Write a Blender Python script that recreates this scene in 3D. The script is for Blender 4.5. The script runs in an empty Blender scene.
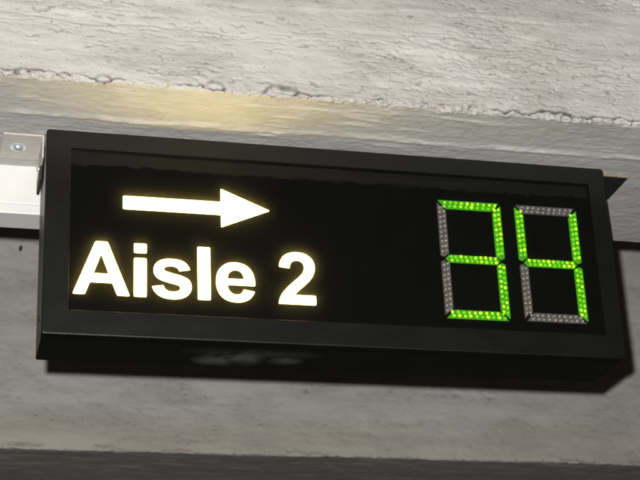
import bpy, bmesh, math, random
import numpy as np
from mathutils import Matrix, Vector

sc = bpy.context.scene
col = sc.collection

# ------------------------------------------------------------------ camera
RIGHT = Vector((0.9708246, -0.2360913, -0.0419585))
DOWN = Vector((0.0574458, 0.3988729, -0.9152051))
FWD = Vector((0.2328081, 0.8860933, 0.4007981))
CAM = Vector((-0.16065525, -2.19836683, -0.82288972))
cd = bpy.data.cameras.new('camera')
cam = bpy.data.objects.new('camera', cd)
col.objects.link(cam)
cam.matrix_world = Matrix((
    (RIGHT.x, -DOWN.x, -FWD.x, CAM.x),
    (RIGHT.y, -DOWN.y, -FWD.y, CAM.y),
    (RIGHT.z, -DOWN.z, -FWD.z, CAM.z),
    (0, 0, 0, 1)))
cd.sensor_width = 36.0
cd.lens = 1624.97 / 640 * 36
cd.clip_start = 0.02
cd.clip_end = 200
cd.dof.use_dof = True
cd.dof.focus_distance = 2.36
cd.dof.aperture_fstop = 14
sc.camera = cam

# ------------------------------------------------------------------ world: dim car park
w = bpy.data.worlds.new('World')
sc.world = w
w.use_nodes = True
bgn = w.node_tree.nodes['Background']
bgn.inputs[0].default_value = (1.0, 0.93, 0.82, 1)
bgn.inputs[1].default_value = 0.010

# the camera's own flash: up and to the left of the lens
fl = bpy.data.lights.new('camera_flash', 'POINT')
fl.energy = 305
fl.shadow_soft_size = 0.011
fl.color = (1.0, 0.98, 0.95)
flo = bpy.data.objects.new('camera_flash', fl)
col.objects.link(flo)
flo.location = CAM - RIGHT * 0.036 - DOWN * 0.053

sc.view_settings.view_transform = 'Standard'
sc.view_settings.look = 'None'
sc.view_settings.exposure = 0
sc.view_settings.gamma = 1
sc.view_settings.use_curve_mapping = False
sc.cycles.use_denoising = True
sc.cycles.max_bounces = 8
sc.cycles.transparent_max_bounces = 12
sc.cycles.sample_clamp_indirect = 6
sc.cycles.filter_width = 1.7

# ------------------------------------------------------------------ node helpers
class NT:
    def __init__(s, name):
        s.m = bpy.data.materials.new(name)
        s.m.use_nodes = True
        s.t = s.m.node_tree
        s.b = s.t.nodes['Principled BSDF']
        s.out = s.t.nodes['Material Output']
    def n(s, typ, **kw):
        x = s.t.nodes.new(typ)
        for k, v in kw.items():
            setattr(x, k, v)
        return x
    def l(s, a, b):
        s.t.links.new(a, b)
    def coords(s, scale=(1, 1, 1), rot=(0, 0, 0)):
        c = s.n('ShaderNodeTexCoord'); mp = s.n('ShaderNodeMapping')
        mp.inputs['Scale'].default_value = scale
        mp.inputs['Rotation'].default_value = rot
        s.l(c.outputs['Object'], mp.inputs['Vector'])
        return mp.outputs[0]
    def noise(s, scale, detail=4, rough=.55, vec=None, dist=0.0):
        x = s.n('ShaderNodeTexNoise')
        x.inputs['Scale'].default_value = scale
        x.inputs['Detail'].default_value = detail
        x.inputs['Roughness'].default_value = rough
        x.inputs['Distortion'].default_value = dist
        if vec is not None:
            s.l(vec, x.inputs['Vector'])
        return x.outputs['Fac']
    def ramp(s, fac, stops):
        r = s.n('ShaderNodeValToRGB')
        e = r.color_ramp.elements
        while len(e) < len(stops):
            e.new(0.5)
        for i, (p, c) in enumerate(stops):
            e[i].position = p
            e[i].color = (c, c, c, 1) if isinstance(c, (int, float)) else (*c, 1)
        s.l(fac, r.inputs[0])
        return r.outputs[0]
    def mix(s, fac, a, b, mode='MIX'):
        x = s.n('ShaderNodeMix', data_type='RGBA', blend_type=mode)
        for val, inp in ((fac, x.inputs['Factor']), (a, x.inputs['A']), (b, x.inputs['B'])):
            if hasattr(val, 'node'):
                s.l(val, inp)
            elif isinstance(val, (int, float)):
                inp.default_value = val
            else:
                inp.default_value = (*val, 1)
        return x.outputs['Result']
    def math(s, op, a, b=0.0, clamp=False):
        x = s.n('ShaderNodeMath', operation=op, use_clamp=clamp)
        for i, val in enumerate((a, b)):
            if hasattr(val, 'node'):
                s.l(val, x.inputs[i])
            else:
                x.inputs[i].default_value = val
        return x.outputs[0]
    def bump(s, height, strength, dist, prev=None):
        x = s.n('ShaderNodeBump')
        x.inputs['Strength'].default_value = strength
        x.inputs['Distance'].default_value = dist
        s.l(height, x.inputs['Height'])
        if prev is not None:
            s.l(prev, x.inputs['Normal'])
        return x.outputs[0]
    def base(s, v):
        i = s.b.inputs['Base Color']
        if hasattr(v, 'node'):
            s.l(v, i)
        else:
            i.default_value = (*v, 1)
    def rough(s, v):
        i = s.b.inputs['Roughness']
        if hasattr(v, 'node'):
            s.l(v, i)
        else:
            i.default_value = v

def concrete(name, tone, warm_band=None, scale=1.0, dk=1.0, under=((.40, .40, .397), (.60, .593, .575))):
    m = NT(name)
    big = m.noise(3.2, 3, .5, m.coords((1, 1, 1.8)))
    streak = m.noise(24 / scale, 5, .62, m.coords((1, 1.2, 3.2), (0, .06, 0)), .2)
    fine = m.noise(250 / scale, 5, .7, m.coords((1, 1.2, 1.5)))
    sp = m.noise(48 / scale, 5, .68, m.coords((1, 1.2, 3.8), (0, .05, 0)), .15)
    where = m.ramp(m.noise(5.5 / scale, 4, .62, m.coords((.8, 1, 3.6), (0, .05, 0)), .5), [(.40, .04), (.60, 1.0)])
    blot = m.noise(11 / scale, 5, .68, m.coords((.7, 1, 1.7), (0, .05, 0)), .6)
    t = Vector(tone)
    c = m.mix(m.ramp(big, [(.3, 0.0), (.72, 1.0)]), tuple(t * .92), tuple(t * 1.05))
    c = m.mix(m.math('MULTIPLY', m.ramp(streak, [(.38, 1.0), (.55, 0.0)]), .13), c, (t.x * .70, t.y * .67, t.z * .64))
    c = m.mix(m.math('MULTIPLY', m.ramp(blot, [(.34, 1.0), (.56, 0.0)]), .42), c, (t.x * .70, t.y * .675, t.z * .655))
    c = m.mix(m.math('MULTIPLY', where, .22), c, (t.x * .78, t.y * .735, t.z * .70))
    dash = m.math('MULTIPLY', m.ramp(sp, [(.355, 1.0), (.40, 0.0)]), where)
    c = m.mix(m.math('MULTIPLY', dash, .58 * dk), c, (.19, .155, .13))
    c = m.mix(m.math('MULTIPLY', m.ramp(fine, [(.50, 0.0), (.72, 1.0)]), .30), c, tuple(t * 1.2))
    c = m.mix(m.math('MULTIPLY', m.ramp(fine, [(.30, 1.0), (.44, 0.0)]), .42), c, tuple(t * .55))
    pore = m.noise(120 / scale, 2, .5, m.coords((1, 1.1, 1.6)))
    c = m.mix(m.math('MULTIPLY', m.ramp(pore, [(.25, 1.0), (.30, 0.0)]), .6), c, (.16, .135, .11))
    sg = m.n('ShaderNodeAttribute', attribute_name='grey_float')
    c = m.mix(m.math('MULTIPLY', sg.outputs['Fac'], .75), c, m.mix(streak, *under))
    # thicker lime-white paint drops and brown dirt caught in cracks, both stored on the mesh
    for attr, colr, k in (('white_paint', (.70, .685, .65), .6), ('crack_dirt', (.085, .065, .045), .92)):
        a = m.n('ShaderNodeAttribute', attribute_name=attr)
        c = m.mix(m.math('MULTIPLY', a.outputs['Fac'], k), c, colr)
    if warm_band:
        a = m.n('ShaderNodeAttribute', attribute_name='tan_stain')
        c = m.mix(m.math('MULTIPLY', a.outputs['Fac'], .55), c, warm_band)
    m.base(c)
    m.rough(.85)
    m.b.inputs['Specular IOR Level'].default_value = .25
    soft = m.math('SUBTRACT', 1.0, m.math('MULTIPLY', sg.outputs['Fac'], .25))
    ns = []
    for hgt, st, ds in ((streak, .25, .004), (m.math('SUBTRACT', sp, m.math('MULTIPLY', dash, .25)), .55 * (.5 + .5 * dk), .005), (fine, .85, .0024)):
        n3 = m.bump(hgt, st, ds * scale, ns[-1] if ns else None)
        m.l(m.math('MULTIPLY', m.math('MULTIPLY', soft, m.math('ADD', m.math('MULTIPLY', where, .65), .35)), st), n3.node.inputs['Strength'])
        ns.append(n3)
    m.l(n3, m.b.inputs['Normal'])
    return m.m

def powder(name, base, rough=.5, painted_sheen=False, spec=.5):
    m = NT(name)
    f = m.noise(900, 2, .5, m.coords())
    g = m.noise(14, 4, .6, m.coords((1, 1, 2)))
    d = m.noise(420, 2, .6, m.coords())
    c = m.mix(m.ramp(g, [(.35, 0.0), (.7, 1.0)]), tuple(Vector(base) * .92), tuple(Vector(base) * 1.1))
    dust = m.math('MULTIPLY', m.ramp(d, [(.66, 0.0), (.75, 1.0)]), .10)
    c = m.mix(dust, c, (.22, .21, .19))
    r = m.ramp(g, [(.3, rough - .02), (.75, rough + .04)])
    if painted_sheen:
        # pale blotches painted in for reflections on the glossy underside
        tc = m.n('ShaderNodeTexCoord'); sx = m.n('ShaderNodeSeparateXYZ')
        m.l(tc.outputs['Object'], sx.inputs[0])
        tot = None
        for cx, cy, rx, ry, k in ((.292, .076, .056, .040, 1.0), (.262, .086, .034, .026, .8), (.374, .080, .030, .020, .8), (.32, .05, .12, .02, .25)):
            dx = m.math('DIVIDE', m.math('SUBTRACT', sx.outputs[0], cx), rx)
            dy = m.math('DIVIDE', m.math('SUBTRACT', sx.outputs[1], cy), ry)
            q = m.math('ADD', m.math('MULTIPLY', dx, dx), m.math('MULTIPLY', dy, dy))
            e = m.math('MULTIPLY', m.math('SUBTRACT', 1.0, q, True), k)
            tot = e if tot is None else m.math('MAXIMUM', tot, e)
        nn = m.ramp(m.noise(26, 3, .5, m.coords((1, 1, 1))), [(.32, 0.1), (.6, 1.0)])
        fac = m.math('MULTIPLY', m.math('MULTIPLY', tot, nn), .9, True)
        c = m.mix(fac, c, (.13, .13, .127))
    m.base(c)
    m.rough(r)
    m.b.inputs['Specular IOR Level'].default_value = spec
    m.l(m.bump(f, .22, .0006), m.b.inputs['Normal'])
    return m.m

def plain(name, base, rough=.5, metal=0.0, var=.12, sc_=40, spec=.5):
    m = NT(name)
    g = m.noise(sc_, 4, .6, m.coords())
    b = Vector(base)
    m.base(m.mix(m.ramp(g, [(.3, 0.0), (.7, 1.0)]), tuple(b * (1 - var)), tuple(b * (1 + var))))
    m.rough(m.ramp(g, [(.3, max(.03, rough - .06)), (.7, rough + .08)]))
    m.b.inputs['Metallic'].default_value = metal
    m.b.inputs['Specular IOR Level'].default_value = spec
    return m.m

def lit(name, a, b, strength, scale, perobj=False, body=(.3, .3, .3)):
    m = NT(name)
    n = m.noise(scale, 3, .6, m.coords())
    if perobj:
        oi = m.n('ShaderNodeObjectInfo')
        n = oi.outputs['Random']
    c = m.mix(m.ramp(n, [(.25, 0.0), (.75, 1.0)]), a, b)
    m.base(body)
    m.rough(.3)
    m.l(c, m.b.inputs['Emission Color'])
    m.b.inputs['Emission Strength'].default_value = strength
    return m.m

M = {}
M['beam'] = concrete('rough painted concrete', (.600, .578, .542))
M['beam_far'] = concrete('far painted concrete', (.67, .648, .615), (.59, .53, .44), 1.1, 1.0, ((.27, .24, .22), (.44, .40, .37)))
M['slab'] = concrete('slab concrete', (.45, .43, .40))
M['black'] = powder('black powder coat', (.0055, .0055, .0048), .37)
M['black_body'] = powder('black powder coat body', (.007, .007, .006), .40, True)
M['panel'] = plain('black film', (.0022, .0022, .0020), .75, 0, .2, 20, .05)
M['galv'] = plain('overpainted bracket steel', (.60, .56, .50), .6, 0, .12, 60)
M['edge'] = plain('painted lit edge', (.30, .27, .19), .6, 0, .2, 60)  # pale colour stands for light caught on the dark flange's front edge
M['dark_steel'] = plain('dark bracket steel', (.02, .02, .02), .55, 0, .3, 60)
M['zinc'] = plain('zinc screw', (.70, .72, .76), .32, .65, .1, 200)
M['zinc_dark'] = plain('screw recess', (.05, .05, .055), .5, .6, .1, 200)
M['tab'] = plain('black rubber', (.03, .03, .028), .6)
M['enamel'] = plain('white enamel', (.82, .81, .785), .38, 0, .035, 18)
M['enamel_lip'] = plain('grey white enamel', (.50, .49, .47), .45, 0, .05, 18)
M['glow'] = lit('backlit letter film', (1.0, .72, .155), (1.0, .75, .185), 18.0, 9)
M['seg_on'] = lit('green lit diffuser', (.02, .24, .0), (.10, .52, .0), .9, 260, False, (.01, .02, .01))
M['led_on'] = lit('green lit led', (.14, .70, .0), (.66, 1.2, .02), 1.06, 30, True, (.02, .03, .01))
M['seg_off'] = plain('grey diffuser', (.105, .098, .088), .35, 0, .5, 300)
M['led_off'] = plain('clear led', (.21, .20, .185), .12, 0, .8, 200)
for k_ in ('seg_on', 'led_on'):
    M[k_].cycles.emission_sampling = 'NONE'

def make_pane():
    m = NT('dusty acrylic window')
    t = m.t
    t.nodes.remove(m.b)
    tr = m.n('ShaderNodeBsdfTransparent')
    tl = m.n('ShaderNodeBsdfTranslucent'); tl.inputs[0].default_value = (.9, .88, .8, 1)
    df = m.n('ShaderNodeBsdfDiffuse'); df.inputs[0].default_value = (.8, .78, .72, 1)
    gl = m.n('ShaderNodeBsdfGlossy'); gl.inputs['Roughness'].default_value = .035
    dust = m.ramp(m.noise(9, 4, .6, m.coords()), [(.3, .009), (.75, .016)])
    ms0 = m.n('ShaderNodeMixShader'); ms0.inputs[0].default_value = .88
    m.l(df.outputs[0], ms0.inputs[1]); m.l(tl.outputs[0], ms0.inputs[2])
    ms1 = m.n('ShaderNodeMixShader')
    m.l(dust, ms1.inputs[0]); m.l(tr.outputs[0], ms1.inputs[1]); m.l(ms0.outputs[0], ms1.inputs[2])
    fr = m.n('ShaderNodeFresnel'); fr.inputs[0].default_value = 1.45
    ms2 = m.n('ShaderNodeMixShader')
    m.l(m.math('MULTIPLY', fr.outputs[0], .8), ms2.inputs[0]); m.l(ms1.outputs[0], ms2.inputs[1]); m.l(gl.outputs[0], ms2.inputs[2])
    m.l(ms2.outputs[0], m.out.inputs['Surface'])
    return m.m
M['pane'] = make_pane()
cm = NT('clear acrylic')
ct = cm.n('ShaderNodeBsdfTransparent'); cm.l(ct.outputs[0], cm.out.inputs['Surface'])
M['clear'] = cm.m

# ------------------------------------------------------------------ object helpers
def link(name, me, mat, parent=None, loc=(0, 0, 0)):
    o = bpy.data.objects.new(name, me)
    col.objects.link(o)
    if mat is not None and not me.materials:
        me.materials.append(mat)
    o.location = loc
    if parent:
        o.parent = parent
    return o

def bm_mesh(name, bm, smooth=False):
    bmesh.ops.recalc_face_normals(bm, faces=bm.faces)
    me = bpy.data.meshes.new(name)
    bm.to_mesh(me)
    bm.free()
    if smooth:
        for p in me.polygons:
            p.use_smooth = True
    return me

def box_bm(x0, x1, y0, y1, z0, z1, bev=0.0, seg=2, bm=None):
    b = bmesh.new()
    bmesh.ops.create_cube(b, size=1)
    for v in b.verts:
        v.co = Vector((x0 + (v.co.x + .5) * (x1 - x0), y0 + (v.co.y + .5) * (y1 - y0), z0 + (v.co.z + .5) * (z1 - z0)))
    if bev:
        bmesh.ops.bevel(b, geom=list(b.edges), offset=bev, segments=seg, profile=.5, affect='EDGES')
    if bm is None:
        return b
    tmp = bpy.data.meshes.new('tmp'); b.to_mesh(tmp); b.free()
    bm.from_mesh(tmp); bpy.data.meshes.remove(tmp)
    return bm

def tag(o, label=None, cat=None, kind=None, group=None):
    if label: o['label'] = label
    if cat: o['category'] = cat
    if kind: o['kind'] = kind
    if group: o['group'] = group
    return o

# ------------------------------------------------------------------ numpy noise
def hash2(ix, iy, seed):
    n = (ix.astype(np.int64) * 374761393 + iy.astype(np.int64) * 668265263 + seed * 1274126177) & 0xFFFFFFFF
    n = ((n ^ (n >> 13)) * 1274126177) & 0xFFFFFFFF
    n = (n ^ (n >> 16)) & 0xFFFFFFFF
    return n.astype(np.float64) / 0xFFFFFFFF

def vnoise(x, y, seed):
    ix, iy = np.floor(x), np.floor(y)
    fx, fy = x - ix, y - iy
    u = fx * fx * fx * (fx * (fx * 6 - 15) + 10); v = fy * fy * fy * (fy * (fy * 6 - 15) + 10)
    a = hash2(ix, iy, seed); b = hash2(ix + 1, iy, seed); c = hash2(ix, iy + 1, seed); d = hash2(ix + 1, iy + 1, seed)
    return (a * (1 - u) + b * u) * (1 - v) + (c * (1 - u) + d * u) * v

def fbm(x, y, seed, octv=4, gain=.5):
    t = 0; amp = 1.0; tot = 0
    for i in range(octv):
        t = t + amp * vnoise(x * 2 ** i + 17.3 * i, y * 2 ** i + 9.1 * i, seed + i)
        tot += amp; amp *= gain
    return t / tot - .5

def sstep(a, b, x):
    t = np.clip((x - a) / (b - a), 0, 1)
    return t * t * (3 - 2 * t)

def spaced(lo, fine0, fine1, hi, step, coarse):
    a = np.arange(lo, fine0, coarse) if lo < fine0 else np.array([])
    b = np.arange(fine0, fine1, step)
    c = np.arange(fine1, hi, coarse) if hi > fine1 else np.array([])
    return np.concatenate([a, b, c, [hi]])

# ------------------------------------------------------------------ concrete beams
def beam(name, y0, y1, z0, ztop, xs, zs, ys, seed, rough, mat, far=False):
    """one continuous skin: front face from the top down, round the arris, along the soffit, up the rear face"""
    prof = []                                     # (y, z, ny, nz, t) ; t = signed distance from arris
    for h in zs[::-1]:
        prof.append((y0, z0 + h, -1.0, 0.0, h))
    for s in ys:
        prof.append((y0 + s, z0, 0.0, -1.0, -s))
    depth = y1 - y0
    for h in (0.01, .05, .2, ztop - z0):
        prof.append((y1, z0 + h, 1.0, 0.0, 99))
    P = np.array(prof)
    X, T = np.meshgrid(xs, P[:, 4])
    Y = np.repeat(P[:, 0][:, None], len(xs), 1); Z = np.repeat(P[:, 1][:, None], len(xs), 1)
    NY = np.repeat(P[:, 2][:, None], len(xs), 1); NZ = np.repeat(P[:, 3][:, None], len(xs), 1)
    front = (T >= 0) & (T < 90); soff = T < 0
    k = rough
    H = np.where(front, T, 0.0); S = np.where(soff, -T, 0.0)
    tilt = H + X * .03
    # front: torn, horizontally dragged plaster
    tear = fbm(X / (.019 * k), tilt / (.0075 * k), seed, 4, .62)
    drag = fbm(X / (.20 * k), tilt / (.013 * k), seed + 20, 3, .5)
    lump = fbm(X / (.10 * k), tilt / (.06 * k), seed + 40, 3)
    dens = sstep(-.10, .12, fbm(X / .3, tilt / .09, seed + 60, 2))
    pits = -np.clip(fbm(X / (.016 * k), tilt / (.006 * k), seed + 70, 3, .6) - .12, 0, 1) * .018
    # overlapping torn scales: rows of short dark dashes
    per = .0088 * k
    ph = tilt / per + 2.6 * fbm(X / (.034 * k), tilt / (.022 * k), seed + 101, 4, .6)
    row = np.floor(ph); fr = ph - row
    brk = vnoise(X / (.017 * k) + row * 13.13, row * 3.7, seed + 103) * .7 + vnoise(X / (.006 * k) + row * 5.3, row * 1.7, seed + 104) * .3
    band = .10 + .42 * dens + (.0 if far else .9) * np.exp(-((H - .098 - .02 * fbm(X / .2, X * 0, seed + 105, 2)) / .034) ** 2)
    band = np.clip(band, 0, 1)
    wl = .15 + .25 * vnoise(X / .05, row * 2.3, seed + 106)
    tline = (1 - sstep(wl * .35, wl, fr)) * sstep(.57, .66, brk + .22 * (band - .6)) * np.where(H > .016, 1, 0) * sstep(.1, .5, band)
    d_led = (fr - .5) * .0014 * band * sstep(.46, .62, brk) - tline * .0022
    if not far:
        wig = .022 * fbm(X / .16, X * 0 + 2, seed + 44, 4, .55)
        for hz, slope, xa, xb, am in ((.088, .012, .36, 1.2, .0045), (.128, -.03, .40, .56, .0035), (.092, -.02, -.2, .30, -.0030), (.118, .02, -.2, .22, .0026), (.150, .05, .10, .9, .0030), (.045, -.01, .45, .8, .0018)):
            win = sstep(xa, xa + .09, X) * (1 - sstep(xb - .09, xb, X))
            d_led = d_led + am * win * sstep(-.0022, .0022, H - (hz + slope * (X - .3) + wig)) * np.exp(-np.clip(H - hz, 0, 1) / .045)
    d_front = d_led + (tear * .0018 * (.45 + .8 * dens) + drag * .0022 + lump * .006) * k ** .6 + pits * .40 * (.4 + dens)
    # soffit: floated, long smears
    sm = fbm((X + S * .25) / (.13 * k), (S - X * .04) / (.011 * k), seed + 80, 4, .5)
    sl = fbm(X / .22, S / .09, seed + 90, 3)
    gr = fbm(X / (.012 * k), S / (.007 * k), seed + 95, 3)
    d_soff = (sm * .0009 + sl * .003 + gr * .0012) * k ** .5
    smear = np.clip(fbm((X + S * .4) / .10, (S - X * .05) / .016, seed + 97, 3) - .16, 0, 1)
    d_soff = d_soff + smear * .006
    white = np.where(soff, np.clip(smear * 6, 0, .7), 0.0)
    if not far:
        # plaster ridge just in front of the sign's top edge
        mid = .114 + .012 * fbm(xs / .12, xs * 0, seed + 33, 3)[None, :]
        ridge = np.exp(-((S - mid) / .0075) ** 2) * (.35 + 1.3 * np.clip(fbm(X / .03, S / .012, seed + 35, 4) + .2, 0, 1))
        d_soff = d_soff + np.where(soff, ridge, 0) * .0030
        white = white + np.where(soff, np.clip(ridge * .9, 0, 1), 0)
    d_soff = np.minimum(d_soff, .0034)
    D = np.where(front, d_front, np.where(soff, d_soff, 0))
    # lip, crack and chips along the arris
    x1 = xs
    on = sstep(.02, .09, fbm(x1 / .07, x1 * 0 + 3, seed + 3, 3) - (.0 if not far else .12))
    if not far:
        for a0, a1 in ((-.07, .02), (.47, .60), (.655, .93)):
            on = np.maximum(on, sstep(a0, a0 + .012, x1) * (1 - sstep(a1 - .012, a1, x1)) * sstep(-.16, -.02, fbm(x1 / .02, x1 * 0 + 2, seed + 4, 3)))
    cz = (.0075 + .016 * fbm(x1 / .03, x1 * 0 + 1, seed + 5, 4, .62)) * k ** .5
    gw = .0014 + .0022 * np.clip(fbm(x1 / .012, x1 * 0 + 6, seed + 6, 3) + .3, 0, 1)
    wob = np.clip(np.abs(H - cz[None, :]) / (gw[None, :] * k), 0, 1)
    groove = np.where(front, (1 - wob ** 2), 0) * on[None, :]
    below = np.where(front, 1 - sstep(-.003, .003, H - cz[None, :]), np.where(soff, 1 - sstep(.003, .012, S + .02 * fbm(X / .02, S / .02, seed + 8, 3)), 0))
    lump2 = fbm(X / .0085, (H - S) / .0065, seed + 7, 3, .6)
    D = D - groove * .0065 + below * (.0004 + .0095 * lump2 * (1 if not far else .5))
    white = white + below * np.clip(.15 + 2.6 * lump2, 0, 1) * .8
    dirt = np.maximum(groove, np.where(front, tline * (.46 if not far else .22), 0))
    if not far:
        # places where the edge has spalled off
        for cx, ch_, rx, rz, dp in ((.231, .007, .017, .010, .007), (.332, .008, .027, .012, .009), (-.045, .009, .018, .009, .006),
                                    (.012, .008, .015, .007, .005), (.070, .006, .012, .007, .005), (.290, .005, .010, .005, .004),
                                    (.635, .008, .010, .008, .006), (.79, .006, .012, .006, .004)):
            q = ((X - cx) / rx) ** 2 + ((H - .001) / (rz * 1.45)) ** 2 + 1.0 * fbm(X / .017, H / .012, seed + 15, 3)
            mk = np.where(front, 1 - sstep(.75, 1.1, q), 0)
            D = D - mk * dp * 1.4
            rim = np.where(front, np.exp(-((q - .95) / .15) ** 2), 0) * sstep(.0, .004, H - .004) * np.clip(.55 + 1.6 * fbm(X / .02, H / .01, seed + 16, 2), 0, 1)
            dirt = np.maximum(dirt, rim * .9)
            white = white * (1 - mk * .7)
    edge = np.where(front, np.exp(-H / .005), np.where(soff, np.exp(-S / .005), 0))
    chip = np.clip(fbm(x1 / .025, x1 * 0 + 7, seed + 9, 4, .62) - .06, 0, 1)
    Yo = Y + NY * D; Zo = Z + NZ * D
    # blend the two faces into a rounded, ragged corner
    Yo = Yo + edge * (.0022 + chip[None, :] * .022 * k)
    Zo = Zo + edge * (.0020 + chip[None, :] * .014 * k - .010 * np.clip(fbm(x1 / .014, x1 * 0 + 11, seed + 11, 3), -.25, 1)[None, :])
    nr, nc = X.shape
    verts = np.stack([X, Yo, Zo], -1).reshape(-1, 3)
    i = np.arange(nr - 1)[:, None] * nc + np.arange(nc - 1)[None, :]
    quads = np.stack([i, i + 1, i + nc + 1, i + nc], -1).reshape(-1, 4)
    me = bpy.data.meshes.new(name)
    me.vertices.add(len(verts)); me.vertices.foreach_set('co', verts.ravel())
    me.loops.add(quads.size); me.loops.foreach_set('vertex_index', quads.ravel().astype(np.int32))
    me.polygons.add(len(quads)); me.polygons.foreach_set('loop_start', (np.arange(len(quads)) * 4).astype(np.int32))
    me.update(calc_edges=True)
    me.polygons.foreach_set('use_smooth', np.ones(len(quads), bool))
    a = me.attributes.new('white_paint', 'FLOAT', 'POINT'); a.data.foreach_set('value', np.clip(white, 0, 1).ravel().astype(np.float32))
    a = me.attributes.new('crack_dirt', 'FLOAT', 'POINT'); a.data.foreach_set('value', np.clip(dirt * 1.1, 0, 1).ravel().astype(np.float32))
    tan = np.where(front, 1 - sstep(.05, .11, H + .05 * fbm(X / .25, H / .08, seed + 50, 3)), 0)
    a = me.attributes.new('tan_stain', 'FLOAT', 'POINT'); a.data.foreach_set('value', tan.ravel().astype(np.float32))
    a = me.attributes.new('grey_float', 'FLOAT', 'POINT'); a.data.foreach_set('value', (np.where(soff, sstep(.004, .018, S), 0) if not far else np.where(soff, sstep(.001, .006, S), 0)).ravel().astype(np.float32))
    me.validate()
    return link(name, me, mat)

SOF = 0.3420                     # underside of the near beam
SOF2 = 0.3352                    # underside of the far one
xs1 = spaced(-1.2, -.16, 1.14, 2.2, .0019, .06)
zs1 = np.concatenate([np.arange(0.0008, .29, .0013), np.arange(.29, .95, .06), [.95]])
ys1 = np.concatenate([np.arange(.0008, .20, .0020), np.arange(.20, .44, .0032), [.437]])
ys1 = ys1[ys1 <= .437]
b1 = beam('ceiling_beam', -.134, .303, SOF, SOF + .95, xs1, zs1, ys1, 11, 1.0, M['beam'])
tag(b1, 'rough white-painted concrete beam with ragged lower edge, directly above the sign', 'beam', 'structure')
xs2 = spaced(-1.2, -.05, 1.9, 3.2, .0042, .08)
zs2 = np.concatenate([np.arange(0.001, .70, .0044), np.arange(.70, .95, .06), [.95]])
ys2 = np.concatenate([np.arange(.001, .30, .006), [.36, .437]])
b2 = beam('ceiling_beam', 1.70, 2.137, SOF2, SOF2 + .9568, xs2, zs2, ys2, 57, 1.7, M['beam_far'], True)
tag(b2, 'greyer concrete beam farther back, seen below the sign with its shadow', 'beam', 'structure')
sl = link('ceiling', bm_mesh('ceiling', box_bm(-1.2, 3.2, -1.2, 3.2, SOF + .952, SOF + 1.1)), M['slab'])
tag(sl, 'concrete slab resting on the two beams', 'ceiling', 'structure')

# small anchor stub left in the far beam's face
bm = bmesh.new()
bmesh.ops.create_cone(bm, cap_ends=True, segments=12, radius1=.0045, radius2=.0035, depth=.02)
bmesh.ops.rotate(bm, verts=bm.verts, cent=(0, 0, 0), matrix=Matrix.Rotation(math.pi / 2, 3, 'X'))
link('anchor_bolt', bm_mesh('anchor_bolt', bm, True), M['zinc_dark'], b2, (.066, 1.692, .864))

# ------------------------------------------------------------------ white channel behind the sign's left end
ch = bpy.data.objects.new('light_channel', None); col.objects.link(ch)
ch.location = (-.2, .16, SOF)
tag(ch, 'white enamelled steel channel under the beam, running behind the left end of the sign', 'channel')
def chpart(name, bm, mat, smooth=False):
    o = link(name, bm_mesh(name, bm, smooth), mat, ch)
    o.location = (.2, -.16, -SOF)
    return o
chpart('body', box_bm(-1.0, .42, .160, .2174, .2760, SOF + .001, .0015), M['enamel'])
chpart('cover', box_bm(-1.0, .42, .1595, .2170, .2587, .2752, .0012), M['enamel'])
chpart('end_cap', box_bm(.4205, .424, .159, .2185, .2580, SOF - .002, .001), M['enamel_lip'])

# ------------------------------------------------------------------ the sign
W, H, D = .900, .3291, .1195
sign = bpy.data.objects.new('parking_sign', None); col.objects.link(sign)
sign.location = (.45, .06, 0)
tag(sign, 'black illuminated parking sign with glowing arrow, Aisle 2 and green digits', 'sign')
OFF = Vector((-.45, -.06, 0))
def part(name, me, mat, parent=None, loc=None):
    o = link(name, me, mat, parent or sign)
    o.location = OFF if parent is None else (0, 0, 0)
    if loc is not None:
        o.location = Vector(o.location) + Vector(loc)
    return o

# housing shell (open at the front)
bm = box_bm(.0016, W - .0016, .0205, D, .0016, H - .0016, .003, 3)
kill = [f for f in bm.faces if f.calc_center_median().y < .022 and abs(f.normal.y) > .9]
bmesh.ops.delete(bm, geom=kill, context='FACES')
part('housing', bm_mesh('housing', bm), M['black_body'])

# bezel: frame with rounded outer corners and a recessed opening
def rrect(x0, x1, z0, z1, r, n=5):
    pts = []
    for cx, cz, a0 in ((x1 - r, z1 - r, 0), (x0 + r, z1 - r, 90), (x0 + r, z0 + r, 180), (x1 - r, z0 + r, 270)):
        for i in range(n + 1):
            a = math.radians(a0 + 90 * i / n)
            pts.append((cx + r * math.cos(a), cz + r * math.sin(a)))
    return pts
IX0, IX1, IZ0, IZ1 = .0375, .8715, .0380, .2992
def bezel():
    b = 0.0024
    loops = [(rrect(0, W, 0, H, .0045), .0205)]
    for i in range(6):                            # rounded front arris
        a = math.pi / 2 * i / 5
        e = b * (1 - math.cos(a))
        loops.append((rrect(e, W - e, e, H - e, .0050 - e * .8), b * (1 - math.sin(a))))
    loops += [
             (rrect(IX0 - .0002, IX1 + .0002, IZ0 - .0002, IZ1 + .0002, .0012), 0.0),
             (rrect(IX0, IX1, IZ0, IZ1, .001), .0002), (rrect(IX0, IX1, IZ0, IZ1, .001), .0100),
             (rrect(.006, W - .006, .006, H - .006, .0036), .0205)]
    bm = bmesh.new()
    rings = [[bm.verts.new((x, y, z)) for x, z in pts] for pts, y in loops]
    n = len(rings[0])
    for a, c in zip(rings, rings[1:] + rings[:1]):
        for i in range(n):
            bm.faces.new((a[i], a[(i + 1) % n], c[(i + 1) % n], c[i]))
    return bm_mesh('bezel', bm)
part('bezel', bezel(), M['black'])
part('back_panel', bm_mesh('back_panel', box_bm(IX0 - .012, IX1 + .012, .0140, .0165, IZ0 - .012, IZ1 + .012)), M['panel'])
bm = box_bm(IX0 + .0003, IX1 - .0003, .0070, .0078, IZ0 + .0003, IZ1 - .0003)
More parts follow.
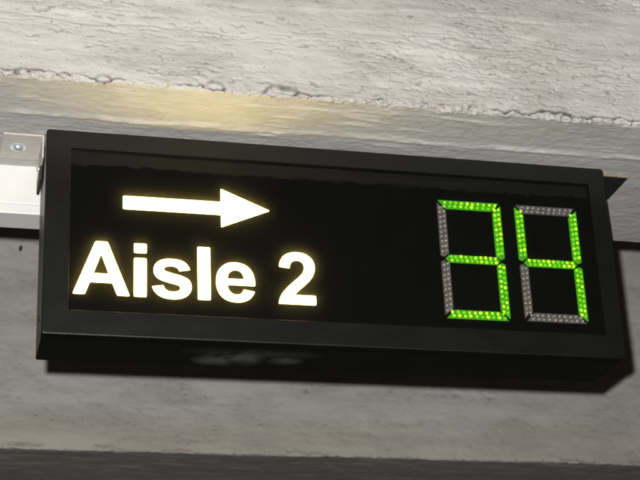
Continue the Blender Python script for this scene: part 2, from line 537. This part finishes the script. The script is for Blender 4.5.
for v in bm.verts:                                # the loose acrylic leans a millimetre forward at the top
    if v.co.z > .2: v.co.y -= .0010
pm = bm_mesh('front_window', bm)
pm.materials.append(M['pane']); pm.materials.append(M['clear'])
for p in pm.polygons:                             # dust lies on the outer face only
    p.material_index = 0 if p.normal.y < -.9 else 1
part('front_window', pm, None)

# --- glowing arrow and letters (cut-outs in the black film)
def quad(p0, p1, p2, n=6):
    return [((1 - t) ** 2 * p0[0] + 2 * t * (1 - t) * p1[0] + t * t * p2[0],
             (1 - t) ** 2 * p0[1] + 2 * t * (1 - t) * p1[1] + t * t * p2[1]) for t in [(i + 1) / n for i in range(n)]]
def path(txt):
    """tiny reader for M/L/Q/H/V outlines"""
    tk = txt.split(); i = 0; outs = []; cur = []
    while i < len(tk):
        c = tk[i]
        if c == 'M':
            cur = [(float(tk[i + 1]), float(tk[i + 2]))]; outs.append(cur); i += 3
        elif c == 'L':
            cur.append((float(tk[i + 1]), float(tk[i + 2]))); i += 3
        elif c == 'H':
            cur.append((float(tk[i + 1]), cur[-1][1])); i += 2
        elif c == 'V':
            cur.append((cur[-1][0], float(tk[i + 1]))); i += 2
        elif c == 'Q':
            a = [float(q) for q in tk[i + 1:i + 5]]
            cur.extend(quad(cur[-1], a[:2], a[2:])); i += 5
    return outs
def soften(pts, r):
    """round off sharp corners of a closed outline"""
    if math.dist(pts[0], pts[-1]) < 1e-6:
        pts = pts[:-1]
    out = []; n = len(pts)
    for i in range(n):
        p, a, b = Vector(pts[i]), Vector(pts[i - 1]), Vector(pts[(i + 1) % n])
        u, v = (a - p), (b - p)
        if u.length < 1e-9 or v.length < 1e-9:
            continue
        ang = u.angle(v)
        if ang > math.radians(150):
            out.append(tuple(p)); continue
        d = min(r, u.length * .4, v.length * .4)
        out.append(tuple(p + u.normalized() * d))
        out.extend(quad(p + u.normalized() * d, p, p + v.normalized() * d, 4))
    return out
def flat_shape(name, outlines, thick):
    cu = bpy.data.curves.new(name, 'CURVE')
    cu.dimensions = '2D'; cu.fill_mode = 'BOTH'; cu.extrude = thick
    for pts in outlines:
        sp = cu.splines.new('POLY'); sp.points.add(len(pts) - 1)
        for q, (x, y) in zip(sp.points, pts):
            q.co = (x, y, 0, 1)
        sp.use_cyclic_u = True
    o = bpy.data.objects.new(name, cu); col.objects.link(o)
    dg = bpy.context.evaluated_depsgraph_get()
    me = bpy.data.meshes.new_from_object(o.evaluated_get(dg))
    bpy.data.objects.remove(o); bpy.data.curves.remove(cu)
    me.name = name
    for v in me.vertices:                         # stand the drawing up: (x, y, z) -> (x, -z, y)
        x, y, z = v.co
        v.co = (x, -z, y)
    me.materials.clear()
    return me
FY = .0136
GLYPH = {
 'A': 'M 1471 0 L 1149 0 L 1021 333 L 435 333 L 314 0 L 0 0 L 571 1466 L 884 1466 M 926 580 L 724 1124 L 526 580',
 'i': 'M 147 0 L 428 0 L 428 1062 L 147 1062 M 147 1206 L 428 1206 L 428 1466 L 147 1466',
 'l': 'M 147 0 L 428 0 L 428 1466 L 147 1466',
 's': 'M 48 303 L 330 346 Q 348 264 403 221.5 Q 458 179 557 179 Q 666 179 721 219 Q 758 247 758 294 Q 758 326 738 347 Q 717 367 644 384 Q 304 459 213 521 Q 87 607 87 760 Q 87 898 196 992 Q 305 1086 534 1086 Q 752 1086 858 1015 Q 964 944 1004 805 L 739 756 Q 722 818 674.5 851 Q 627 884 539 884 Q 428 884 380 853 Q 348 831 348 796 Q 348 766 376 745 Q 414 717 638.5 666 Q 863 615 952 541 Q 1040 466 1040 332 Q 1040 186 918 81 Q 796 -24 557 -24 Q 340 -24 213.5 64 Q 87 152 48 303',
 'e': 'M 762 338 L 1042 291 Q 988 137 871.5 56.5 Q 755 -24 580 -24 Q 303 -24 170 157 Q 65 302 65 523 Q 65 787 203 936.5 Q 341 1086 552 1086 Q 789 1086 926 929.5 Q 1063 773 1057 450 H 353 Q 356 325 421 255.5 Q 486 186 583 186 Q 649 186 694 222 Q 739 258 762 338 M 778 622 Q 775 744 715 807.5 Q 655 871 569 871 Q 477 871 417 804 Q 357 737 358 622',
 '2': 'M 1035 261 V 0 H 50 Q 66 148 146 280.5 Q 226 413 462 632 Q 652 809 695 872 Q 753 959 753 1044 Q 753 1138 702.5 1188.5 Q 652 1239 563 1239 Q 475 1239 423 1186 Q 371 1133 363 1010 L 83 1038 Q 108 1270 240 1371 Q 372 1472 570 1472 Q 787 1472 911 1355 Q 1035 1238 1035 1064 Q 1035 965 999.5 875.5 Q 964 786 887 688 Q 836 623 703 501 Q 570 379 534.5 339 Q 499 299 477 261'}
# (glyph, left edge, right edge) on the panel in metres
BASE, CAP = .0692, .0850
for g, x0, x1 in (('A', .0446, .1282), ('i', .1343, .1530), ('s', .1612, .2202), ('l', .2296, .2488), ('e', .2573, .3167), ('2', .3524, .4100)):
    outs = path(GLYPH[g])
    gx0 = min(p[0] for p in outs[0]); gx1 = max(p[0] for p in outs[0])
    sx = (x1 - x0) / (gx1 - gx0); sz = CAP / 1466
    outs = [soften([(x0 + (x - gx0) * sx, BASE + z * sz) for x, z in q], .0022) for q in outs]
    part('letter' if g != '2' else 'numeral', flat_shape('letter', outs, .0003), M['glow'], None, (0, FY, 0))
ar = [(.1174, .2097), (.2667, .2097), (.2667, .1892), (.3428, .2215), (.2667, .2535), (.2667, .2313), (.1174, .2313)]
part('arrow', flat_shape('arrow', [soften(ar, .002)], .0003), M['glow'], None, (0, FY, 0))

# --- two seven-segment digits, each segment a diffuser bar with two rows of leds
def seg_mesh(pts, depth=.0028, inset=.0014):
    bm = bmesh.new()
    c = Vector((sum(p[0] for p in pts) / len(pts), sum(p[1] for p in pts) / len(pts)))
    def ring(y, k):
        r = []
        for p in pts:
            d = (Vector(p) - c)
            q = Vector(p) - d.normalized() * k if d.length else Vector(p)
            r.append(bm.verts.new((q.x, y, q.y)))
        return r
    r0, r1, r2 = ring(.0141, 0), ring(.0141 - depth * .6, 0), ring(.0141 - depth, inset)
    n = len(pts)
    for a, b in ((r0, r1), (r1, r2)):
        for i in range(n):
            bm.faces.new((a[i], a[(i + 1) % n], b[(i + 1) % n], b[i]))
    bm.faces.new(r2); bm.faces.new(r0[::-1])
    return bm_mesh('segment', bm)
def led_mesh(mat):
    bm = bmesh.new()
    bmesh.ops.create_uvsphere(bm, u_segments=8, v_segments=6, radius=.0029)
    for v in bm.verts:
        v.co.y *= .62
    me = bm_mesh('led', bm, True); me.materials.append(mat)
    return me
LED_ON, LED_OFF = led_mesh(M['led_on']), led_mesh(M['led_off'])
rnd = random.Random(4)
def digit(x0, x1, z0, z1, lit_set):
    t = .0140; g = .0013; m = (z0 + z1) / 2; h = t / 2
    def hseg(z, kind):
        a, b = x0 + g, x1 - g
        if kind == 'top': return [(a + g, z), (b - g, z), (b - t, z - t), (a + t, z - t)]
        if kind == 'bot': return [(a + t, z + t), (b - t, z + t), (b - g, z), (a + g, z)]
        return [(a + .0065, z), (a + h + .006, z + h * .9), (b - h - .006, z + h * .9), (b - .0065, z), (b - h - .006, z - h * .9), (a + h + .006, z - h * .9)]
    def vseg(x, s, top):
        # s = +1 for a left bar (body extends to the right), -1 for a right bar
        if top: return [(x, z1 - 3 * g), (x + s * t, z1 - t - 2 * g), (x + s * t, m + h + g), (x + s * h * .8, m + 2 * g), (x, m + h * .6 + g)]
        return [(x, z0 + 3 * g), (x + s * t, z0 + t + 2 * g), (x + s * t, m - h - g), (x + s * h * .8, m - 2 * g), (x, m - h * .6 - g)]
    segs = {'a': hseg(z1, 'top'), 'd': hseg(z0, 'bot'), 'g': hseg(m, 'mid'),
            'f': vseg(x0, 1, True), 'b': vseg(x1, -1, True), 'e': vseg(x0, 1, False), 'c': vseg(x1, -1, False)}
    for k, pts in segs.items():
        on = k in lit_set
        s = part('segment', seg_mesh(pts), M['seg_on'] if on else M['seg_off'])
        s['label'] = 'segment lit bright green' if on else 'unlit grey segment'
        xs_ = [p[0] for p in pts]; zs_ = [p[1] for p in pts]
        cx, cz = (min(xs_) + max(xs_)) / 2, (min(zs_) + max(zs_)) / 2
        horiz = k in 'adg'
        L = (max(xs_) - min(xs_) if horiz else max(zs_) - min(zs_))
        n = 10
        for r in (-1, 1):
            sh = .0 if (r < 0) == (k in 'abef') else .35
            span = L - (t * 1.25)
            for i in range(n):
                u = -span / 2 + span * (i + sh * .6) / (n - 1)
                v = r * t * .225
                o = part('led', LED_ON if on else LED_OFF, None, s)
                if horiz: o.location = (cx + u, .0112, cz + v)
                else: o.location = (cx + v, .0112, cz + u)
                o.location.x += rnd.uniform(-.0005, .0005); o.location.z += rnd.uniform(-.0005, .0005); o.scale = (rnd.uniform(.75, 1.1), rnd.uniform(.8, 1.1), rnd.uniform(.75, 1.1))
                o.rotation_euler = (rnd.uniform(-.3, .3), 0, rnd.uniform(-.3, .3))
digit(.6135, .7195, .0588, .2585, 'abgcd')
digit(.7435, .8490, .0600, .2585, 'fgbc')

# --- brackets: flange screwed to the beam, leg down the side of the box
def screw(parent, loc, r, axis, mat=None, sub=True):
    bm = bmesh.new()
    bmesh.ops.create_uvsphere(bm, u_segments=20, v_segments=10, radius=r)
    for v in bm.verts:
        v.co.z *= .85
        if v.co.z > 0: v.co.z = 0
    bmesh.ops.create_cone(bm, cap_ends=True, segments=24, radius1=r * 1.45, radius2=r * 1.45, depth=r * .22)
    s = part('screw', bm_mesh('screw', bm, False), mat or M['zinc'], parent)
    s.location = loc
    if axis == 'x':
        s.rotation_euler = (0, math.pi / 2, 0)
    return s
def bracket(side, mat):
    x = -.0002 if side < 0 else W + .0002
    bm = bmesh.new()
    f0, f1 = (x - .062, x - .0002) if side < 0 else (x + .0002, x + .063)
    box_bm(f0, f1, .040, .124, SOF - .0062, SOF - .0034, .0008, 1, bm)
    l0, l1 = (x - .0030, x) if side < 0 else (x, x + .0030)
    box_bm(l0, l1, .040, .124, .300, SOF - .0064, .0006, 1, bm)
    b = part('mounting_bracket', bm_mesh('mounting_bracket', bm), mat)
    screw(b, ((f0 + f1) / 2 - (.006 if side < 0 else .018), .081, SOF - .0068), .0084, 'z', None if side < 0 else M['zinc_dark'])
    if side > 0:
        part('flange_edge', bm_mesh('flange_edge', box_bm(f0, f1, .0372, .0398, SOF - .0064, SOF - .0030)), M['edge'], b)
    b['label'] = 'pale bracket with bright screw' if side < 0 else 'dark bracket flange'
    pd = part('black_tab', bm_mesh('black_tab', box_bm(l0 - .001, l1 + (.0 if side < 0 else .001), .066, .124, .276, .2995, .001, 1)), M['tab'], b)  # black tab at the lower end of the bracket leg
    screw(b, (l0 - .0003 if side < 0 else l1, .10, .309), .0045, 'x', M['zinc'])
    return b
bracket(-1, M['galv'])
bracket(1, M['dark_steel'])
# rivet low on the left side of the box
bm = bmesh.new()
bmesh.ops.create_uvsphere(bm, u_segments=14, v_segments=8, radius=.0055)
for v in bm.verts: v.co.x *= .55
part('rivet', bm_mesh('rivet', bm, True), M['zinc_dark'], None, (.0012, .042, .039))
